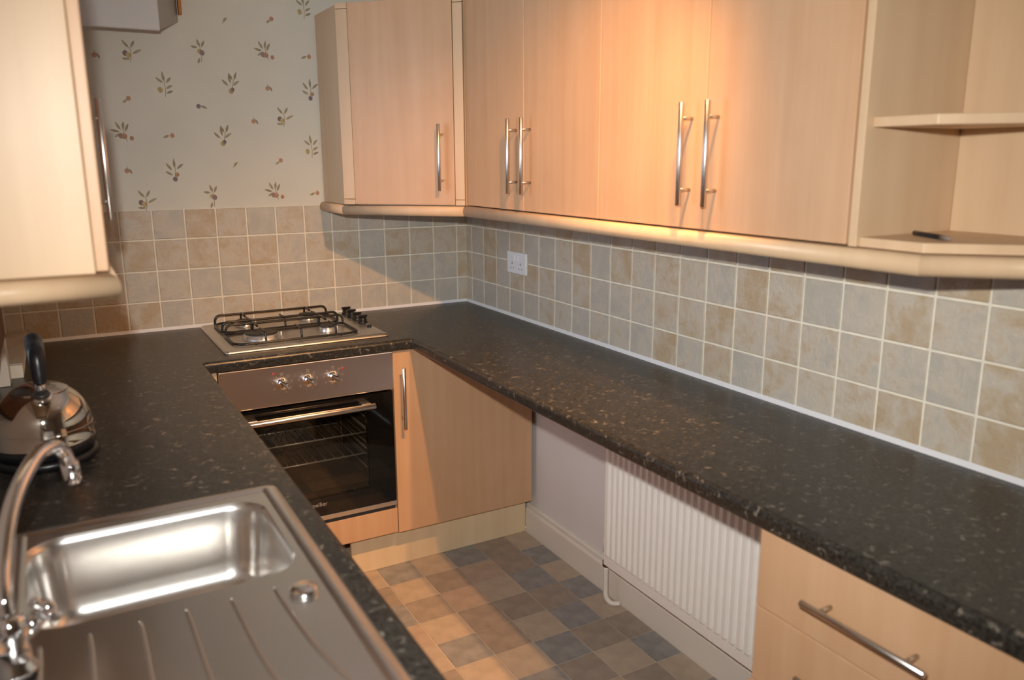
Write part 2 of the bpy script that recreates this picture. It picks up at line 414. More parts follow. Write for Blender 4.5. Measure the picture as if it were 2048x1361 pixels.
# wallpaper print: sprigs of olive, each a flat printed motif
def unproj(px, py, y):
    d = F_ + R_*((px-1024)/1614.79) - U_*((py-680.5)/1614.79)
    t = (y-CAM.y)/d.y
    return CAM + d*t
def leaf(bm, x, z, ang, L, w, mi, y):
    ca, sa = math.cos(ang), math.sin(ang); vs = []
    for t, s in ((0, 0), (0.25, 0.8), (0.55, 1), (0.8, 0.6), (1, 0), (0.8, -0.45), (0.5, -0.75), (0.22, -0.6)):
        a, b = t*L, s*w/2
        vs.append(bm.verts.new((x+a*ca-b*sa, y, z+a*sa+b*ca)))
    f = bm.faces.new(vs); f.material_index = mi
def dot(bm, x, z, rx, rz, mi, y):
    f = bm.faces.new([bm.verts.new((x+rx*math.cos(2*PI*k/10), y, z+rz*math.sin(2*PI*k/10))) for k in range(10)]); f.material_index = mi
def stem(bm, pts, w, y):
    for (x0, z0), (x1, z1) in zip(pts, pts[1:]):
        d = Vector((x1-x0, 0, z1-z0)).normalized(); n = Vector((-d.z, 0, d.x))*w/2
        f = bm.faces.new([bm.verts.new((x0+n.x, y, z0+n.z)), bm.verts.new((x1+n.x, y, z1+n.z)), bm.verts.new((x1-n.x, y, z1-n.z)), bm.verts.new((x0-n.x, y, z0-n.z))])
TYPES = {  # leaves: (x,z,angle deg,length), olives: (x,z,r,material 1 red 2 green 3 purple), in mm
    1: ([(0, 12, 128, 34), (6, 12, 62, 30), (10, -8, 28, 36), (2, -25, 178, 28)], [(-13, -6, 9, 3), (-3, -12, 9, 2)], [(0, -36), (5, -20), (6, 0), (2, 16)]),
    2: ([(-4, 14, 172, 26), (4, 16, 108, 30), (9, 14, 66, 28), (0, -22, 250, 22)], [(2, 0, 9, 2), (10, -4, 9, 3)], [(6, -38), (8, -18), (6, 4), (4, 18)]),
    3: ([(-6, 2, 165, 32), (-2, 8, 118, 34), (6, 8, 84, 32), (12, 2, 66, 32), (-2, -2, 212, 26)], [(-2, -12, 9, 3), (8, -13, 9.5, 1), (32, -20, 7.5, 1)], [(16, -30), (10, -8), (6, 10)]),
    4: ([(-2, 10, 142, 32), (2, 14, 98, 38), (8, 10, 50, 28), (6, -10, 30, 28), (6, -26, 22, 26)], [(-14, -14, 9.5, 2)], [(2, -38), (4, -12), (2, 16)]),
    5: ([(-8, -8, 134, 34), (0, 2, 100, 34), (8, 14, 118, 30), (14, 14, 72, 32), (8, -6, 36, 32)], [(0, -26, 9.5, 2), (6, -20, 7, 3)], [(0, -34), (6, -10), (12, 16)]),
    6: ([(-6, 4, 126, 34), (4, 10, 92, 38), (10, 8, 38, 32), (-4, -14, 150, 30)], [(10, -12, 7.5, 1), (2, -28, 8.5, 3)], [(0, -34), (4, -10), (6, 12)]),
    7: ([(0, 0, 215, 20)], [(5, 4, 8, 1)], [(4, 12), (2, 0)]),
    8: ([(0, 4, 300, 22)], [(-6, -4, 8, 1)], [(-4, 12), (-2, 0)]),
    9: ([(-8, -10, 50, 26)], [], [(-10, -14), (-6, -8)]),
    10: ([(0, 2, 338, 26)], [(-7, 0, 8, 3)], [(-8, 10), (-6, 4)]),
    11: ([(-2, 2, 200, 24)], [(8, 1, 8, 1)], [(8, 12), (4, 4)])}
spr = [(1, 258, 103), (1, 290, 402), (1, 566, 235), (2, 398, 103), (2, 424, 393), (3, 527, 103), (3, 243, 265), (3, 548, 384), (4, 328, 172), (4, 606, 17), (4, 622, 296),
       (5, 461, 168), (5, 445, 273), (6, 619, 182), (6, 348, 343), (8, 192, 108), (9, 449, 40), (7, 540, 40), (11, 614, 114), (7, 254, 199), (10, 401, 213), (8, 538, 175),
       (8, 510, 241), (11, 340, 272), (8, 257, 340), (9, 471, 329), (7, 559, 323), (11, 631, 387), (2, 190, 412), (5, 300, 10), (6, 212, 20)]
sm = {}
for k, (lv, ol, st) in TYPES.items():
    bm = bmesh.new()
    stem(bm, [(a/1000, b/1000) for a, b in st], 0.0022, -0.0002)
    for i, (a, b, an, L) in enumerate(lv): leaf(bm, a/1000, b/1000, math.radians(an), L/1000, 0.0105, 0, -0.0004-0.00004*i)
    for i, (a, b, r, mi) in enumerate(ol): dot(bm, a/1000, b/1000, r/1000, r*1.1/1000, mi, -0.0008-0.00005*i)
    for f in bm.faces: f.normal_update()
    sm[k] = mesh_from('olive_sprig', bm, [M['leaf'], M['olive_red'], M['olive_green'], M['olive_purple']])
for k, px, py in spr:
    p = unproj(px, py, 0)
    link(bpy.data.objects.new('olive_sprig', sm[k]), wall_back, (p.x, -0.0003, p.z))
# skirting under the right worktop
bm = bmesh.new(); prism(bm, [(-0.0005, 0.0), (-0.020, 0.0), (-0.020, 0.098), (-0.014, 0.108), (-0.014, 0.122), (-0.008, 0.128), (-0.0005, 0.128)], -2.285, -0.5535, axis='y')
struct(obj('baseboard_right', bm, M['gloss']))

# low tiled pipe boxing in the back left corner
t = empty('pipe_boxing', (-1.765, -0.29, 0.9055), 'low tiled ledge in the far left corner of the worktop', 'ledge')
obj('core', B(-1.797, -1.74, -0.02, -0.535, 0.9055, 0.944), M['grout'], t)
for a, b in ((-0.021, -0.27), (-0.275, -0.537)):
    obj('tile', B(-1.797, -1.738, a, b, 0.9443, 0.9503, 0.0015), M['tile'], t)

# ------------------------------------------------------------------ worktop
ZT, TH = 0.905, 0.038
def edge_profile(front, back, sgn):
    """counter cross-section: back ... front with a rounded nose; sgn is the direction of the front"""
    r, rb = 0.013, 0.009
    pts = [(back, ZT-TH), (front-sgn*rb, ZT-TH)]
    for k in range(1, 5): a = k/4*PI/2; pts.append((front-sgn*rb+sgn*rb*math.sin(a), ZT-TH+rb-rb*math.cos(a)))
    for k in range(0, 6): a = k/5*PI/2; pts.append((front-sgn*r+sgn*r*math.cos(a), ZT-r+r*math.sin(a)))
    pts.append((back, ZT)); return pts
XF, YF, XR = -1.242, -0.628, -0.540
bm = bmesh.new()
SX0, SX1, SY0, SY1 = -1.722, -1.318, -1.782, -2.112     # sink opening
box(bm, XL+0.001, XF, -0.006, YF, ZT-TH, ZT)
prism(bm, edge_profile(XF, XL+0.001, 1), YF, SY0, axis='y')
box(bm, XL+0.001, SX0, SY0, SY1, ZT-TH, ZT)
prism(bm, edge_profile(XF, SX1, 1), SY0, SY1, axis='y')
prism(bm, edge_profile(XF, XL+0.001, 1), SY1, -2.95, axis='y')
prism(bm, edge_profile(YF, -0.006, -1), XF, XR, axis='x')
box(bm, XR, -0.006, -0.006, YF, ZT-TH, ZT)
prism(bm, edge_profile(XR, -0.006, -1), YF, -2.84, axis='y')
for f in bm.faces: f.smooth = False
worktop = tag(obj('worktop', bm, M['worktop'], origin=(-0.9, -1.2, ZT-TH)), 'dark speckled laminate worktop running round three sides of the kitchen', 'worktop')

# ------------------------------------------------------------------ wall cabinets on the right
CB, CT = 1.371, 2.08      # doors' bottom and top
XD = -0.310               # door faces
def cabinet_pair(y0, y1, y2, label, hy, group):
    t = empty('wall_cabinet', (-0.15, y1, CB), label, 'cabinet', group)
    obj('carcass', B(-0.2915, -0.0105, y0-0.001, y2+0.001, CB, CT, 0.001), M['beech_side'], t)
    for a, b, h in ((y0, y1, y1+0.045), (y1, y2, y1-0.040)):
        d = obj('door', B(XD, XD+0.018, a-0.0016, b+0.0016, CB+0.003, CT-0.002, 0.0016), M['beech'], t)
        bar_handle(d, (XD, h, 1.543), (0, 0, 1), (-1, 0, 0))
    return t
cabinet_pair(-0.640, -1.044, -1.448, 'beech two-door wall cabinet next to the angled corner cabinet', None, None)
cabinet_pair(-1.448, -1.857, -2.254, 'beech two-door wall cabinet next to the open end shelves', None, None)

# diagonal corner cabinet
A_, B_ = Vector((-0.645, -0.290)), Vector((-0.307, -0.628))
t = empty('corner_wall_cabinet', (-0.3, -0.3, CB), 'beech corner wall cabinet with one angled door above the tiles', 'cabinet')
bm = bmesh.new(); prism(bm, [(-0.0105, -0.0105), (-0.645, -0.0105), (A_.x, A_.y), (B_.x, B_.y), (-0.0105, B_.y)], CB, CT)
obj('carcass', bm, M['beech_side'], t)
dd = (B_-A_).normalized(); nn = Vector((-dd.y, dd.x)); nn = nn if nn.y < 0 else -nn
L_ = (B_-A_).length
def slab(p0, p1, n, th, z0, z1, bev=0.0015):
    bm = bmesh.new(); q = [p0+n*0.0006, p1+n*0.0006, p1+n*(th+0.0006), p0+n*(th+0.0006)]
    return prism(bm, [(v.x, v.y) for v in q], z0, z1, bev)
for a, b in ((0.0, 0.046), (L_-0.036, L_-0.001)):
    obj('corner_post', slab(A_+dd*a, A_+dd*b, nn, 0.016, CB+0.022, CT-0.022), M['beech_side'], t)
    obj('post_block', slab(A_+dd*a, A_+dd*b, nn, 0.016, CB+0.001, CB+0.0205), M['beech_side'], t)
    obj('post_block', slab(A_+dd*a, A_+dd*b, nn, 0.016, CT-0.0205, CT-0.001), M['beech_side'], t)
d = obj('door', slab(A_+dd*0.048, A_+dd*(L_-0.038), nn, 0.018, CB+0.003, CT-0.002), M['beech'], t)
hp = A_+dd*(L_-0.038-0.045)+nn*0.0186
bar_handle(d, (hp.x, hp.y, 1.541), (0, 0, 1), (nn.x, nn.y, 0))

# open end shelves
t = empty('open_shelf_unit', (-0.15, -2.4, CB), 'open beech end shelf unit with angled front, right of the wall cabinets', 'shelf unit')
SY = -2.257
obj('side_panel', B(-0.308, -0.0105, SY, SY-0.017, CB, CT, 0.0012), M['beech_side'], t)
obj('back_panel', B(-0.0255, -0.0105, SY-0.0175, -2.66, CB, CT, 0.001), M['beech_side'], t)
def shelf_outline(x0, xf, yc, e=0.0): return [(x0, SY-0.0178), (xf, SY-0.0178), (xf, yc), (x0, yc-(x0-xf))]
for nm, z0, z1, xf, yc in (('bottom_shelf', CB, CB+0.018, -0.300, -2.405), ('middle_shelf', 1.588, 1.606, -0.290, -2.400), ('top_board', CT-0.018, CT, -0.300, -2.405)):
    bm = bmesh.new(); prism(bm, shelf_outline(-0.0258, xf, yc), z0, z1, 0.0016)
    obj(nm, bm, M['beech_side'], t)
# pen lying on the bottom shelf
p0, p1 = Vector((-0.178, -2.300, CB+0.018+0.0045)), Vector((-0.238, -2.414, CB+0.018+0.0045))
t = empty('pen', (p0+p1)/2, 'black pen lying on the bottom open shelf', 'pen')
obj('barrel', tube(bmesh.new(), [p0, p0.lerp(p1, 0.03), p0.lerp(p1, 0.74)], [0.003, 0.0045, 0.0045], 10), M['plastic'], t)
o = obj('tip', tube(bmesh.new(), [p0.lerp(p1, 0.7405), p0.lerp(p1, 0.93), p1], [0.0043, 0.0036, 0.001], 10), simple('pen_grip_grey', (0.25, 0.22, 0.20), 0.4), t)
o['label'] = 'greyish tip'

# light rail under the wall cabinets: half-round moulding with mitred corners
def rail(path, name, label, parent=None, z0=1.333, z1=1.3695, dep=0.050):
    """PATH in plan, front line first to last; the moulding lies to the left (towards the wall) of the front line"""
    t = empty(name, (path[0][0], path[0][1], z0), label, 'moulding')
    h = z1-z0; prof = [(dep, 0), (0.012, 0)]
    for k in range(9): a = -PI/2+k/8*PI; prof.append((0.012-0.012*math.cos(a), h/2+h/2*math.sin(a)))
    prof += [(dep, h)]
    P = [Vector(p) for p in path]
    def inner(i):
        ds = []
        if i > 0: ds.append((P[i]-P[i-1]).normalized())
        if i < len(P)-1: ds.append((P[i+1]-P[i]).normalized())
        ns = [Vector((-d.y, d.x)) for d in ds]
        b = sum(ns, Vector((0, 0))); b = b.normalized(); return b/ max(0.3, b.dot(ns[0]))
    for i in range(len(P)-1):
        bm = bmesh.new()
        ra = [bm.verts.new((*(P[i]+inner(i)*o), z0+z)) for o, z in prof]; rb = [bm.verts.new((*(P[i+1]+inner(i+1)*o), z0+z)) for o, z in prof]
        n = len(prof)
        for k in range(n):
            f = bm.faces.new((ra[k], ra[(k+1) % n], rb[(k+1) % n], rb[k])); f.smooth = 1 <= k <= 9
        bm.faces.new(ra[::-1]); bm.faces.new(rb)
        obj('rail_length', bm, M['beech_side'], t)
    return t
rail([(-0.665, -0.0105), (-0.665, -0.297), (-0.327, -0.637), (-0.327, -2.418), (-0.0105, -2.734)], 'light_rail', 'long beech half-round rail under the right-hand wall cabinets')

# ------------------------------------------------------------------ left wall cabinet (nearest the camera)
t = empty('wall_cabinet', (-1.68, -1.69, CB), 'beech wall cabinet at upper left, its pale end panel facing us', 'cabinet')
obj('carcass', B(XL+0.001, -1.5625, -1.938, -1.442, CB, CT, 0.0015), M['beech_side'], t)
d = obj('door', B(-1.5618, -1.5445, -1.937, -1.443, CB+0.003, CT-0.002, 0.002), M['beech'], t)
bar_handle(d, (-1.5445, -1.492, 1.536), (0, 0, 1), (1, 0, 0))
rail([(-1.531, -1.442), (-1.531, -1.953), (XL+0.001, -1.953)][::-1], 'light_rail', 'short beech half-round rail under the left wall cabinet', dep=0.028)

# ------------------------------------------------------------------ boiler, top left
t = empty('boiler', (-1.35, -0.12, 1.955), 'white boiler casing on the wallpapered wall at top left', 'boiler')
bm = bmesh.new(); box(bm, -1.60, -1.236, -0.262, -0.245, 1.952, 2.36, 0.004)
obj('front_panel', bm, M['boiler'], t)
bm = bmesh.new()
fv = [(-1.598, -0.2445, 1.956), (-1.240, -0.2445, 1.956), (-1.240, -0.2445, 2.358), (-1.598, -0.2445, 2.358)]
bv = [(-1.640, -0.0015, 2.022), (-1.142, -0.0015, 2.022), (-1.142, -0.0015, 2.358), (-1.640, -0.0015, 2.358)]
F = [bm.verts.new(v) for v in fv]; K = [bm.verts.new(v) for v in bv]
bm.faces.new(F); bm.faces.new(K[::-1])
for i in range(4): bm.faces.new((F[i], K[i], K[(i+1) % 4], F[(i+1) % 4]))
obj('casing', bm, M['boilergrey'], t)
obj('side_batten', B(-1.1405, -1.130, -0.030, -0.0012, 2.045, 2.358, 0.001), M['orangewood'], t)

# ------------------------------------------------------------------ socket
t = empty('socket_outlet', (-0.012, -0.48, 1.085), 'white double wall socket on the right-hand tiles', 'socket')
obj('plate', B(-0.020, -0.0095, -0.408, -0.556, 1.086, 1.172, 0.0025), M['socket'], t)
for c in (-0.449, -0.515):
    obj('rocker_switch', B(-0.0235, -0.0202, c-0.006 + (0.018 if c > -0.48 else -0.018)*-1, c+0.006 + (0.018 if c > -0.48 else -0.018)*-1, 1.138, 1.160, 0.001), M['socket'], t)
    obj('pin_hole', B(-0.0206, -0.0196, c-0.002, c+0.002, 1.122, 1.131), M['dark'], t)
    for s in (-1, 1):
        obj('pin_hole', B(-0.0206, -0.0196, c+s*0.011-0.003, c+s*0.011+0.003, 1.106, 1.109), M['dark'], t)

# ------------------------------------------------------------------ base units at the back
YD = -0.6115
t = empty('base_cabinet', (-0.31, -0.3, 0.15), 'beech base cabinet with one wide door, right of the oven', 'cabinet')
obj('carcass', B(-0.604, -0.024, -0.59, -0.012, 0.153, 0.8665, 0.001), M['beech_side'], t)
d = obj('door', B(-0.605, -0.0225, YD, YD+0.0185, 0.160, 0.8635, 0.0016), M['beech'], t)
bar_handle(d, (-0.577, YD, 0.690), (0, 0, 1), (0, -1, 0))
t = empty('oven_housing', (-0.91, -0.3, 0.15), 'beech housing around the built-in oven, with a filler strip below', 'cabinet')
obj('side_panel', B(-1.222, -1.2065, YD+0.004, -0.012, 0.153, 0.8665, 0.001), M['beech_side'], t)
obj('side_panel', B(-0.6235, -0.6065, YD+0.02, -0.012, 0.153, 0.8665, 0.001), M['beech_side'], t)
obj('filler_strip', B(-1.2055, -0.6080, YD, YD+0.018, 0.164, 0.262, 0.0016), M['beech'], t)
t = tag(obj('plinth_board', B(-0.776, -0.0215, -0.555, -0.540, 0.0012, 0.1525, 0.001), M['plinth']), 'pale plinth board under the base cabinet at the back', 'plinth')

# ------------------------------------------------------------------ oven
OX0, OX1 = -1.203, -0.6095
t = empty('oven', (-0.906, -0.35, 0.265), 'built-in electric oven, steel panel over a black glass door', 'oven')
YO = -0.625
OW = OX1-OX0
obj('control_panel', B(OX0, OX1, YO, YO+0.03, 0.728, 0.866, 0.003), M['steel_panel'], t)
# cavity: five walls open to the front
cx0, cx1, cz0, cz1, cy0, cy1 = OX0+0.065, OX1-0.065, 0.345, 0.665, YO+0.026, -0.14
bm = bmesh.new()
box(bm, cx0-0.01, cx0, cy0, cy1, cz0, cz1); box(bm, cx1, cx1+0.01, cy0, cy1, cz0, cz1)
box(bm, cx0-0.01, cx1+0.01, cy0, cy1, cz0-0.01, cz0); box(bm, cx0-0.01, cx1+0.01, cy0, cy1, cz1, cz1+0.01)
box(bm, cx0-0.01, cx1+0.01, cy1, cy1+0.01, cz0-0.01, cz1+0.01)
cav = obj('cavity', bm, M['cavity'], t)
bm = bmesh.new(); lathe(bm, ((cx0+cx1)/2, cy1-0.001, 0.51), [(0.10, 0.0), (0.10, 0.012), (0.085, 0.018), (0.01, 0.019)], 28, axis='y')
for k in range(18):
    a = 2*PI*k/18; c = Vector(((cx0+cx1)/2, cy1-0.021, 0.51)); u = Vector((math.cos(a), 0, math.sin(a)))
    tube(bm, [c+u*0.03, c+u*0.075], 0.002, 6, mi=1)
obj('fan_cover', bm, [M['alu'], M['dark']], cav)
# shelf runners on both sides
for sx, x in ((1, cx0+0.006), (-1, cx1-0.006)):
    bm = bmesh.new()
    for z in (0.40, 0.45, 0.50, 0.55, 0.60):
        tube(bm, [(x, cy0+0.03, z), (x, cy1-0.03, z)], 0.002, 6)
    for y in (cy0+0.05, cy1-0.05): tube(bm, [(x, y, 0.37), (x, y, 0.63)], 0.002, 6)
    obj('shelf_runner', bm, M['rack'], cav)
for z in (0.563, 0.482):
    bm = bmesh.new()
    x0, x1, y0, y1 = cx0+0.012, cx1-0.012, cy0+0.035, cy1-0.03
    tube(bm, [(x0, y0, z), (x1, y0, z)], 0.0032, 8); tube(bm, [(x0, y1, z), (x1, y1, z)], 0.0032, 8)
    tube(bm, [(x0, y0, z), (x0, y1, z)], 0.0028, 8); tube(bm, [(x1, y0, z), (x1, y1, z)], 0.0028, 8)
    n = 13
    for k in range(1, n):
        x = x0+(x1-x0)*k/n
        tube(bm, [(x, y0, z+0.004), (x, y0+0.004, z+0.0045), (x, y1, z+0.003)], 0.0017, 6)
    obj('oven_rack', bm, M['rack'], t)
# door: black glass frame round a clear dark window
gx0, gx1, gz0, gz1 = OX0+0.075, OX1-0.105, 0.370, 0.662
bm = bmesh.new(); DZ0, DZ1 = 0.300, 0.722
for a in ((OX0+0.002, gx0, DZ0, DZ1), (gx1, OX1-0.006, DZ0, DZ1), (gx0, gx1, DZ0, gz0), (gx0, gx1, gz1, DZ1)):
    box(bm, a[0], a[1], YO, YO+0.022, a[2], a[3])
door = obj('door', bm, M['blackglass'], t)
obj('door_window', B(gx0, gx1, YO+0.001, YO+0.004, gz0, gz1), M['ovenglass'], door)
bm = bmesh.new()
hz, hy = 0.688, YO-0.040
tube(bm, [(OX0+0.055, hy, hz), (OX0+0.057, hy, hz), (OX1-0.088, hy, hz), (OX1-0.086, hy, hz)], [0.009, 0.0105, 0.0105, 0.009], 16)
for x in (OX0+0.085, OX1-0.118):
    box(bm, x-0.016, x+0.016, hy, YO, hz+0.002, hz+0.012, 0.001)
obj('handle', bm, M['steel'], door)
obj('lower_trim', B(OX0+0.002, OX1-0.004, YO+0.002, YO+0.024, 0.281, 0.2985, 0.001), M['steel_panel'], t)
obj('vent_slot', B(OX0+0.004, OX1-0.006, YO+0.014, YO+0.03, 0.264, 0.2805), M['dark'], t)
# knobs, pilot lights and the ring of marks round each knob
for i, x in enumerate((-1.004, -0.916, -0.829)):
    kz = 0.803
    bm = bmesh.new(); lathe(bm, (x, YO, kz), [(0.021, 0.0), (0.021, 0.004), (0.0165, 0.006), (0.0155, 0.020), (0.013, 0.022), (0.004, 0.0222)], 28, axis='y')
    k = obj('control_knob', bm, M['chrome'], t)
    a = math.radians(-38); u = Vector((math.cos(a), 0, math.sin(a))); v = Vector((-u.z, 0, u.x)); c = Vector((x, YO-0.022, kz))
    bm = bmesh.new()
    pts = [c-u*0.019-v*0.0045, c+u*0.021-v*0.0022, c+u*0.021+v*0.0022, c-u*0.019+v*0.0045]
    prism(bm, [(p.x, p.z) for p in pts], c.y-0.011, c.y+0.003, 0.0012, axis='y')
    obj('grip', bm, M['chrome'], k)
    bm = bmesh.new()
    for j in range(9):
        a = math.radians(90-j*40)
        px, pz = x+0.032*math.cos(a), kz+0.032*math.sin(a)
        if j == 0: box(bm, px-0.005, px+0.005, YO-0.0006, YO+0.001, pz-0.004, pz+0.007)
        else: box(bm, px-0.0028, px+0.0028, YO-0.0006, YO+0.001, pz-0.0034, pz+0.0034)
    o = obj('dial_marks', bm, M['ink'], t); o['kind'] = 'stuff'
for x, z in ((-1.030, 0.8395), (-0.795, 0.829)):
    obj('pilot_light', lathe(bmesh.new(), (x, YO, z), [(0.0042, 0.0), (0.0042, 0.001), (0.003, 0.0022), (0.0005, 0.0025)], 14, axis='y'), M['red'], t)
cu = bpy.data.curves.new('lettering', 'FONT'); cu.body = 'montpellier'; cu.size = 0.0215; cu.extrude = 0.0002; cu.align_x = 'CENTER'
tmp = bpy.data.objects.new('lettering', cu); COL.objects.link(tmp)
dg = bpy.context.evaluated_depsgraph_get(); me = bpy.data.meshes.new_from_object(tmp.evaluated_get(dg))
bpy.data.objects.remove(tmp)
me.materials.clear(); me.materials.append(M['logo'])
me.transform(Matrix.Rotation(PI/2, 4, 'X'))
link(bpy.data.objects.new('lettering', me), door, (-0.925, YO-0.0004, 0.338))

# ------------------------------------------------------------------ hob
HX0, HX1, HY0, HY1 = -1.166, -0.587, -0.545, -0.028
t = empty('gas_hob', (-0.876, -0.287, ZT), 'stainless four-burner gas hob set in the back worktop', 'hob')
bm = bmesh.new()
rings = []
for off, z in ((0.0, ZT+0.0004), (0.0, ZT+0.003), (0.005, ZT+0.0085), (0.012, ZT+0.0105), (0.030, ZT+0.0105)):
    rings.append([bm.verts.new((x, y, z)) for x, y in rrect(HX0+off, HX1-off, HY0+off, HY1-off, max(0.004, 0.014-off*0.2))])
n = len(rings[0])
for a, b in zip(rings, rings[1:]):
    for k in range(n):
        f = bm.faces.new((a[k], a[(k+1) % n], b[(k+1) % n], b[k])); f.smooth = True
bm.faces.new(rings[-1]); bm.faces.new(rings[0][::-1])
plate = obj('plate', bm, M['steel_hob'], t)
ZH = ZT+0.0106
# shallow pressed well drawn by its raised border, on the left of the knobs
bm = bmesh.new()
out = rrect(-1.136, -0.668, -0.505, -0.050, 0.05, 8); inn = rrect(-1.130, -0.674, -0.499, -0.056, 0.045, 8)
o_lo = [bm.verts.new((x, y, ZH)) for x, y in out]; o_hi = [bm.verts.new((x*0.5+u*0.5, y*0.5+v*0.5, ZH+0.0016)) for (x, y), (u, v) in zip(out, inn)]; i_lo = [bm.verts.new((x, y, ZH)) for x, y in inn]
n = len(out)
for a, b in ((o_lo, o_hi), (o_hi, i_lo)):
    for k in range(n):
        f = bm.faces.new((a[k], a[(k+1) % n], b[(k+1) % n], b[k])); f.smooth = True
obj('well_border', bm, M['steel_hob'], t)
for x, y, r in ((-1.018, -0.130, 0.034), (-0.770, -0.120, 0.040), (-1.010, -0.385, 0.062), (-0.772, -0.390, 0.030)):
    b_ = obj('burner', lathe(bmesh.new(), (x, y, ZH), [(r*1.08, 0.0), (r*1.08, 0.004), (r, 0.007), (r*0.98, 0.017), (r*0.9, 0.018), (r*0.3, 0.018)], 32), M['alu'], t)
    obj('burner_cap', lathe(bmesh.new(), (x, y, ZH+0.0182), [(r*0.9, 0.0), (r*0.92, 0.003), (r*0.85, 0.0055), (r*0.1, 0.006)], 32), M['cap'], b_)
    obj('igniter', tube(bmesh.new(), [(x+r+0.010, y+0.012, ZH), (x+r+0.010, y+0.012, ZH+0.014)], 0.0028, 8), M['socket'], b_)
# two black wire pan supports, rear and front
def support(y0, y1, ys):
    bm = bmesh.new(); z0, z1, r = ZH+0.006, ZH+0.040, 0.0046
    xa, xb = -1.122, -0.682
    ring = rrect(xa, xb, y0, y1, 0.045, 5); ring.append(ring[0])
    tube(bm, [(x, y, z0) for x, y in ring], r, 8, cap=False)
    for yb in ys:     # long bars, bent down to the ring at both ends
        tube(bm, smooth_path([(xa+0.004, yb, z0), (xa+0.006, yb, z1-0.012), (xa+0.020, yb, z1), (xa+0.06, yb, z1), (-0.90, yb, z1), (xb-0.06, yb, z1), (xb-0.020, yb, z1), (xb-0.006, yb, z1-0.012), (xb-0.004, yb, z0)], 4), r, 8)
    for xc in (-1.018, -0.894, -0.770):   # fingers across, each stopping short of the burner centre
        for ya, yb, s in ((y1, y1-0.085, 1), (y0, y0+0.085, -1)):
            if xc == -0.894 and s == 1: continue
            tube(bm, smooth_path([(xc, ya, z0), (xc, ya-s*0.004, z1-0.012), (xc, ya-s*0.014, z1+0.001), (xc, yb, z1)], 4), r*0.85, 8)
    for x in (xa+0.07, xb-0.07):
        for y in (y0, y1): tube(bm, [(x, y, ZH), (x, y, z0)], r*0.9, 8)
    return obj('pan_support', bm, M['enamel'], t)
support(-0.262, -0.062, (-0.085, -0.236)); support(-0.492, -0.276, (-0.302,))
for y in (-0.098, -0.166, -0.234, -0.302):
    x = -0.606
    k = obj('control_knob', lathe(bmesh.new(), (x, y, ZH), [(0.019, 0.0), (0.019, 0.005), (0.0155, 0.007), (0.0145, 0.019), (0.012, 0.021), (0.002, 0.021)], 24), M['plastic'], t)
    obj('grip', B(x-0.018, x+0.018, y-0.0045, y+0.0045, ZH+0.0215, ZH+0.031, 0.0015), M['plastic'], k)
    bm = bmesh.new()
    for a in (-0.030, -0.026): box(bm, x+a, x+a+0.0016, y-0.012, y+0.012, ZH, ZH+0.0003)
    o = obj('dial_marks', bm, M['ink'], t); o['kind'] = 'stuff'
obj('ignition_button', lathe(bmesh.new(), (-0.610, -0.388, ZH), [(0.009, 0), (0.009, 0.005), (0.007, 0.007), (0.001, 0.007)], 18), M['plastic'], t)

# ------------------------------------------------------------------ sink with drainer
t = empty('sink', (-1.51, -2.25, ZT), 'stainless inset sink, bowl with a grooved drainer towards the camera', 'sink')
KX0, KX1, KY0, KY1 = -1.738, -1.284, -2.742, -1.736
bx0, bx1, by0, by1 = -1.714, -1.326, -2.104, -1.790
ZS = ZT+0.0035
bm = bmesh.new()
# sheet round the bowl
hole = rrect(bx0, bx1, by0, by1, 0.062, 10); n = len(hole)
cx, cy = (bx0+bx1)/2, (by0+by1)/2
def to_rect(x, y, X0, X1, Y0, Y1):
    dx, dy = x-cx, y-cy; s = 1e9
    if dx > 1e-9: s = min(s, (X1-cx)/dx)
    if dx < -1e-9: s = min(s, (X0-cx)/dx)
    if dy > 1e-9: s = min(s, (Y1-cy)/dy)
    if dy < -1e-9: s = min(s, (Y0-cy)/dy)
    return cx+dx*s, cy+dy*s
YS = -2.130
hv = [bm.verts.new((x, y, ZS)) for x, y in hole]
ov = [bm.verts.new((*to_rect(x, y, KX0+0.008, KX1-0.008, YS, KY1-0.008), ZS)) for x, y in hole]
for k in range(n): bm.faces.new((hv[k], ov[k], ov[(k+1) % n], hv[(k+1) % n]))
corners = [(KX1-0.008, KY1-0.008), (KX0+0.008, KY1-0.008), (KX0+0.008, YS), (KX1-0.008, YS)]
for qx, qy in corners:   # fill the clipped corners
    near = sorted(range(n), key=lambda k: (ov[k].co.x-qx)**2+(ov[k].co.y-qy)**2)
    for k in range(n):
        a, b = ov[k].co, ov[(k+1) % n].co
        if abs(a.x-b.x) > 1e-5 and abs(a.y-b.y) > 1e-5 and (a.x-qx)**2+(a.y-qy)**2 < 0.02:
            bm.faces.new((ov[k], bm.verts.new((qx, qy, ZS)), ov[(k+1) % n]))
# drainer sheet, falling very slightly
v = [bm.verts.new(p) for p in ((KX0+0.008, YS, ZS), (KX1-0.008, YS, ZS), (KX1-0.008, KY0+0.008, ZS), (KX0+0.008, KY0+0.008, ZS))]
bm.faces.new(v)
sheet = obj('drainer_sheet', bm, M['sink'], t)
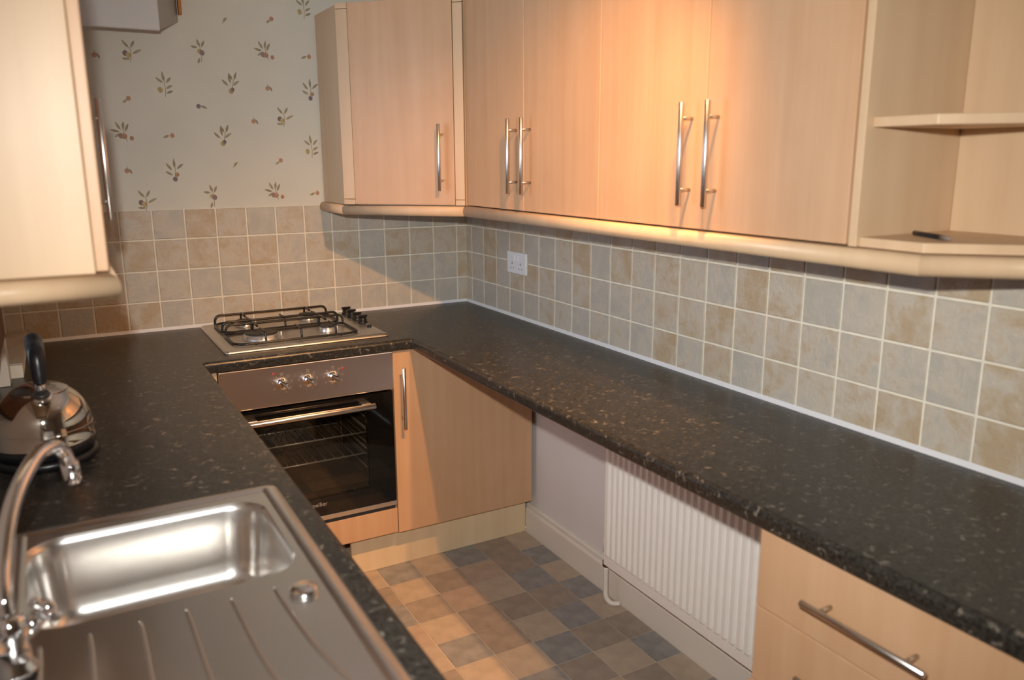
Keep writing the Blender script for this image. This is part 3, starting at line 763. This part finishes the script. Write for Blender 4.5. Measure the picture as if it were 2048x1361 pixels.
# bowl
bm = bmesh.new(); rings = []
for off, z, rr in ((0.0, 0, 0.062), (0.0025, -0.0035, 0.061), (0.0055, -0.008, 0.060), (0.0072, -0.013, 0.060), (0.012, -0.05, 0.058), (0.018, -0.105, 0.056), (0.023, -0.128, 0.054), (0.033, -0.143, 0.048), (0.048, -0.150, 0.040), (0.10, -0.152, 0.03)):
    rings.append([bm.verts.new((x, y, ZS+z)) for x, y in rrect(bx0+off, bx1-off, by0+off, by1-off, rr, 10)])
for a, b in zip(rings, rings[1:]):
    for k in range(n):
        f = bm.faces.new((a[k], b[k], b[(k+1) % n], a[(k+1) % n])); f.smooth = True
f = bm.faces.new(rings[-1]); f.smooth = True
bowl = obj('bowl', bm, M['sink'], t)
obj('plug_hole', lathe(bmesh.new(), (cx, cy, ZS-0.1518), [(0.042, 0), (0.042, 0.0015), (0.036, 0.002), (0.030, -0.0), (0.001, 0.0)], 28), M['chrome'], bowl)
# raised rolled rim
def sweep_rect(o0, prof, mat, name):
    bm = bmesh.new(); rg = []
    for off, z in prof:
        rg.append([bm.verts.new((x, y, z)) for x, y in rrect(KX0+off, KX1-off, KY0+off, KY1-off, max(0.004, 0.022-off*0.6), 6)])
    m = len(rg[0])
    for a, b in zip(rg, rg[1:]):
        for k in range(m):
            f = bm.faces.new((a[k], a[(k+1) % m], b[(k+1) % m], b[k])); f.smooth = True
    return obj(name, bm, mat, t)
sweep_rect(0, [(0.0, ZT+0.0004), (0.0015, ZT+0.003), (0.006, ZT+0.0055), (0.012, ZT+0.006), (0.017, ZT+0.0075), (0.021, ZT+0.0075), (0.026, ZT+0.0055), (0.030, ZS+0.0002)], M['sink'], 'rim')
# drainer ridges: gently curved
for x, sw in ((-1.687, 0.0), (-1.628, 0.002), (-1.566, 0.004), (-1.505, 0.010), (-1.443, 0.024), (-1.381, 0.040)):
    pts = [(x, -2.146, ZS+0.0002), (x+0.001, -2.19, ZS+0.0012), (x+sw*0.3, -2.33, ZS+0.0012), (x+sw, -2.47, ZS+0.0012), (x+sw*2.0, -2.68, ZS+0.0004)]
    obj('drainer_ridge', tube(bmesh.new(), smooth_path(pts, 4), 0.0030, 8), M['sink'], t)
obj('waste_control', lathe(bmesh.new(), (-1.346, -2.178, ZS), [(0.019, 0.0), (0.0205, 0.002), (0.0205, 0.007), (0.019, 0.009), (0.002, 0.0093)], 28), M['chrome'], t)

# ------------------------------------------------------------------ tap
TX, TY = -1.712, -2.195
t = empty('mixer_tap', (TX, TY, ZS), 'chrome swan-neck mixer tap at the left edge of the sink', 'tap')
ZB = ZS+0.005
bm = bmesh.new(); lathe(bm, (TX, TY, ZB), [(0.026, 0.0), (0.026, 0.005), (0.021, 0.010), (0.019, 0.040), (0.022, 0.048), (0.022, 0.066), (0.015, 0.076), (0.012, 0.078)], 28)
obj('body', bm, M['chrome'], t)
sp = smooth_path([(TX, TY, ZB+0.076), (TX-0.002, TY+0.012, ZB+0.100), (-1.712, -2.145, 1.040), (-1.703, -2.105, 1.078), (-1.688, -2.062, 1.108), (-1.668, -2.015, 1.128), (-1.650, -1.985, 1.130), (-1.637, -1.962, 1.117), (-1.629, -1.948, 1.090)], 6)
obj('spout', tube(bmesh.new(), sp, [0.0105]*len(sp), 14), M['chrome'], t)
e0 = Vector((-1.629, -1.948, 1.090)); e1 = Vector((-1.626, -1.940, 1.058))
obj('aerator', tube(bmesh.new(), [e0, e0.lerp(e1, 0.05), e0.lerp(e1, 0.9), e1], [0.0105, 0.0125, 0.0125, 0.011], 16), M['chrome'], t)
for s in (-1, 1):
    ax = Vector((0.55*s, 0.2*s, 0.42)).normalized(); b0 = Vector((TX, TY, ZB+0.035))+ax*0.014
    if s < 0: ax = Vector((-0.45, -0.65, 0.42)).normalized(); b0 = Vector((TX, TY, ZB+0.035))+ax*0.014
    arm = obj('valve_arm', tube(bmesh.new(), [b0, b0+ax*0.018, b0+ax*0.030], [0.012, 0.012, 0.010], 14), M['chrome'], t)
    c = b0+ax*0.042
    sd = ax.cross(Vector((0, 0, 1))).normalized(); up = sd.cross(ax).normalized()
    bm = bmesh.new()
    tube(bm, [c-ax*0.0115, c+ax*0.004, c+ax*0.008], [0.010, 0.011, 0.007], 14)
    for u in (sd, up, -sd, -up):
        tube(bm, [c-ax*0.004, c-ax*0.004+u*0.012, c-ax*0.004+u*0.021, c-ax*0.004+u*0.024], [0.0055, 0.006, 0.0072, 0.004], 10)
    obj('cross_handle', bm, M['chrome'], t)

# ------------------------------------------------------------------ kettle
KC = Vector((-1.6775, -1.335, 0)); 
t = empty('kettle', (KC.x, KC.y, ZT), 'polished steel dome kettle with black handle on the left worktop', 'kettle')
obj('power_base', lathe(bmesh.new(), (KC.x, KC.y, ZT+0.0005), [(0.096, 0), (0.101, 0.003), (0.100, 0.014), (0.094, 0.017), (0.05, 0.018)], 40), M['plastic'], t)
obj('foot', lathe(bmesh.new(), (KC.x, KC.y, ZT+0.0190), [(0.086, 0), (0.094, 0.002), (0.0965, 0.020), (0.095, 0.022), (0.05, 0.022)], 40), M['plastic'], t)
Z0 = ZT+0.0412
RB, HB = 0.0945, 0.096
prof = [(0.093, 0.0), (0.0975, 0.001), (0.0985, 0.004), (0.0955, 0.008), (0.0950, 0.030), (RB, 0.033)]
def dome(k): a = k*PI/2; return (RB*math.cos(a), 0.033+HB*math.sin(a))
prof += [dome(k/14) for k in range(1, 10)]
body = obj('body', lathe(bmesh.new(), (KC.x, KC.y, Z0), prof, 64), M['kettle'], t)
lp = [(dome(k)[0]+0.0012*(k < 0.95), dome(k)[1]+0.0012) for k in (0.60, 0.62, 0.66, 0.72, 0.79, 0.86, 0.93, 0.985)]
obj('lid', lathe(bmesh.new(), (KC.x, KC.y, Z0), [(lp[0][0]-0.004, lp[0][1]-0.001)]+lp, 56), M['kettle'], t)
bm = tube(bmesh.new(), [(KC.x+(RB+0.0002)*math.cos(2*PI*k/64), KC.y+(RB+0.0002)*math.sin(2*PI*k/64), Z0+0.0335) for k in range(65)], 0.0007, 6, cap=False)
obj('seam_ring', bm, M['chrome'], t)
# arched handle in a plane almost along the view, standing on a round boss at the front of the dome
hd = Vector((-0.06, 0.998, 0)).normalized(); hc = Vector((KC.x+0.003, KC.y, Z0))
def HP(s, z): return hc+hd*s+Vector((0, 0, z))
def dz(s): return 0.033+HB*math.sqrt(max(0, 1-(s/RB)**2))
n0 = Vector((0, -0.42, 0.91)).normalized(); f0 = HP(-0.057, dz(0.057)-0.002)
obj('boss', tube(bmesh.new(), [f0, f0+n0*0.004, f0+n0*0.008, f0+n0*0.0085], [0.0195, 0.021, 0.0195, 0.015], 28), M['chrome'], t)
obj('boss_cap', tube(bmesh.new(), [f0+n0*0.0087, f0+n0*0.014, f0+n0*0.0155], [0.0145, 0.0135, 0.010], 28), M['cap'], t)
p1 = f0+n0*0.0156
obj('handle_bracket', tube(bmesh.new(), [p1, p1+Vector((0, 0.002, 0.008)), p1+Vector((0, 0.006, 0.016))], [0.0075, 0.0085, 0.0095], 16), M['chrome'], t)
b1 = HP(0.072, dz(0.072)-0.003)
obj('handle_bracket', tube(bmesh.new(), [b1, b1+Vector((0, 0.008, 0.010)), b1+Vector((0, 0.012, 0.024))], [0.008, 0.0085, 0.009], 16), M['chrome'], t)
q0 = p1+Vector((0, 0.0065, 0.0165)); q1 = b1+Vector((0, 0.012, 0.0245))
hp_ = smooth_path([q0, q0+Vector((0, 0.004, 0.022)), q0+Vector((-0.001, 0.016, 0.058)), HP(-0.002, 0.206), HP(0.028, 0.214), HP(0.060, 0.203), HP(0.084, 0.178), q1+Vector((0, 0.004, 0.025)), q1], 6)
rs = [0.0115+0.0062*math.sin(PI*min(1, i/(len(hp_)-1)*1.25)) for i in range(len(hp_))]
obj('handle', tube(bmesh.new(), hp_, rs, 18), M['plastic'], t)
sd = Vector((-0.96, 0.28, 0)).normalized()
b0 = Vector((KC.x, KC.y, Z0+0.040))+sd*0.085
obj('spout', tube(bmesh.new(), [b0, b0+sd*0.012+Vector((0, 0, 0.012)), b0+sd*0.026+Vector((0, 0, 0.034))], [0.020, 0.016, 0.012], 16), M['kettle'], t)

# ------------------------------------------------------------------ radiator under the right worktop
t = empty('radiator', (-0.08, -1.66, 0.18), 'white ribbed panel radiator on the wall under the right worktop', 'radiator')
ry0, ry1, rz0, rz1, rx = -1.222, -2.150, 0.180, 0.680, -0.108
bm = bmesh.new(); pitch = 0.0292; N = int((ry0-ry1)/pitch); front = []
prof = []
y = ry0-0.008
for i in range(N):
    for dy, dx in ((0.0, 0.0), (0.004, 0.0), (0.009, -0.0105), (0.0215, -0.0105), (0.0265, 0.0)):
        prof.append((y-dy, rx+0.0075+dx))
    y -= pitch
prof.append((ry1, rx+0.0075))
levels = [(rz0, 0.0), (rz0+0.034, 0.0), (rz0+0.046, 1.0), (rz1-0.016, 1.0), (rz1-0.006, 0.3), (rz1, 0.0)]
grid = []
for z, k in levels:
    grid.append([bm.verts.new((rx+0.0075+(x-rx-0.0075)*k, yy, z)) for yy, x in [(ry0, rx+0.0075)]+prof])
for a, b in zip(grid, grid[1:]):
    for k in range(len(a)-1): bm.faces.new((a[k], a[k+1], b[k+1], b[k]))
box(bm, rx+0.0085, rx+0.020, ry0, ry1, rz0, rz1)
panel = obj('panel', bm, M['radiator'], t)
obj('back_panel', B(-0.052, -0.040, ry0-0.01, ry1+0.01, rz0+0.004, rz1-0.004, 0.003), M['radiator'], t)
for yy in (-1.32, -2.04): obj('wall_bracket', B(-0.0395, -0.0205, yy-0.015, yy+0.015, 0.25, 0.55), M['radiator'], t)
for yy in (-1.25, -2.12):
    for zz in (0.21, 0.65): obj('connector', tube(bmesh.new(), [(-0.0875, yy, zz), (-0.0525, yy, zz)], 0.012, 10), M['radiator'], t)
v_ = obj('valve', lathe(bmesh.new(), (-0.070, -1.196, 0.150), [(0.010, 0), (0.013, 0.004), (0.013, 0.022), (0.010, 0.026), (0.008, 0.05), (0.011, 0.055), (0.011, 0.064), (0.004, 0.067)], 16), M['brass'], t)
obj('valve_cap', lathe(bmesh.new(), (-0.070, -1.196, 0.218), [(0.012, 0), (0.0125, 0.03), (0.010, 0.04), (0.002, 0.042)], 16), M['socket'], v_)
obj('valve_tail', tube(bmesh.new(), [(-0.070, -1.197, 0.205), (-0.070, -1.225, 0.205)], 0.008, 10), M['brass'], v_)
obj('pipe', tube(bmesh.new(), smooth_path([(-0.070, -1.196, 0.149), (-0.070, -1.196, 0.06), (-0.068, -1.200, 0.030), (-0.055, -1.212, 0.013), (-0.030, -1.225, 0.0105)], 6), 0.0085, 12), M['gloss'], t)

# ------------------------------------------------------------------ drawer unit, bottom right
t = empty('drawer_unit', (-0.27, -2.55, 0.0), 'beech drawer unit under the near end of the right worktop', 'drawers')
dy0, dy1, xd = -2.296, -2.796, -0.530
obj('carcass', B(xd+0.020, -0.012, dy0, dy1, 0.150, 0.8665, 0.001), M['beech_side'], t)
obj('plinth', B(-0.47, -0.455, dy0, dy1, 0.0012, 0.1495), M['plinth'], t)
for z0, z1, dx, hz in ((0.7105, 0.8645, 0.0, 0.788), (0.555, 0.7085, 0.0, 0.640), (0.360, 0.553, -0.010, 0.50), (0.155, 0.358, 0.0, 0.27)):
    d = obj('drawer', B(xd+dx, xd+dx+0.0185, dy0-0.0005, dy1+0.0005, z0, z1, 0.0016), M['beech'], t)
    bar_handle(d, (xd+dx, -2.540, hz), (0, 1, 0), (-1, 0, 0))

# ------------------------------------------------------------------ base units under the left worktop (mostly out of sight)
t = empty('base_cabinet', (-1.5, -1.8, 0.0), 'beech base cabinets under the left worktop and sink', 'cabinet')
bm = bmesh.new()
for yy in (-0.66, -1.70, -2.20, -2.93): box(bm, XL+0.002, -1.285, yy-0.008, yy+0.008, 0.15, 0.8665)
box(bm, XL+0.002, -1.285, -0.652, -2.938, 0.132, 0.1495)
obj('carcass', bm, M['beech_side'], t)
for a, b in ((-0.66, -1.165), (-1.165, -1.70), (-1.70, -2.20), (-2.20, -2.94)):
    d = obj('door', B(-1.284, -1.266, a-0.0016, b+0.0016, 0.156, 0.862, 0.0016), M['beech'], t)
    bar_handle(d, (-1.266, b+0.05, 0.69), (0, 0, 1), (1, 0, 0))
obj('plinth', B(-1.345, -1.33, -0.652, -2.938, 0.0012, 0.1315), M['plinth'], t)

# ------------------------------------------------------------------ ceiling lamp: two bare warm bulbs on a short bar
LY = -2.08
t = empty('ceiling_light', (-0.62, LY, ZC-0.03), 'two-bulb ceiling light over the middle of the kitchen', 'lamp')
obj('base_plate', lathe(bmesh.new(), (-0.62, LY, ZC-0.0265), [(0.03, 0.0), (0.055, 0.006), (0.06, 0.026), (0.01, 0.026)], 28), M['bulb_socket'], t)
for (x, y, aim, cone) in ((-0.508, LY, (-0.80, -1.20, 0.0), 64), (-0.735, LY, (-0.46, -0.60, 0.45), 78)):
    obj('arm', tube(bmesh.new(), [(-0.62, LY, ZC-0.018), (x, y, ZC-0.022), (x, y, ZC-0.045)], 0.007, 10), M['bulb_socket'], t)
    obj('lamp_holder', lathe(bmesh.new(), (x, y, ZC-0.060), [(0.016, 0.0), (0.018, 0.006), (0.018, 0.030), (0.010, 0.036)], 18), M['bulb_socket'], t)
    li = bpy.data.lights.new('bulb', 'SPOT'); li.energy = LAMP_W*(1.08 if cone < 70 else 1); li.color = LAMP_C; li.shadow_soft_size = 0.022
    li.spot_size = math.radians(cone); li.spot_blend = 1.0
    lo = bpy.data.objects.new('bulb', li); link(lo, t, (x, y, ZC-0.086))
    lo.rotation_euler = (Vector(aim)-Vector((x, y, ZC-0.086))).to_track_quat('-Z', 'Y').to_euler()
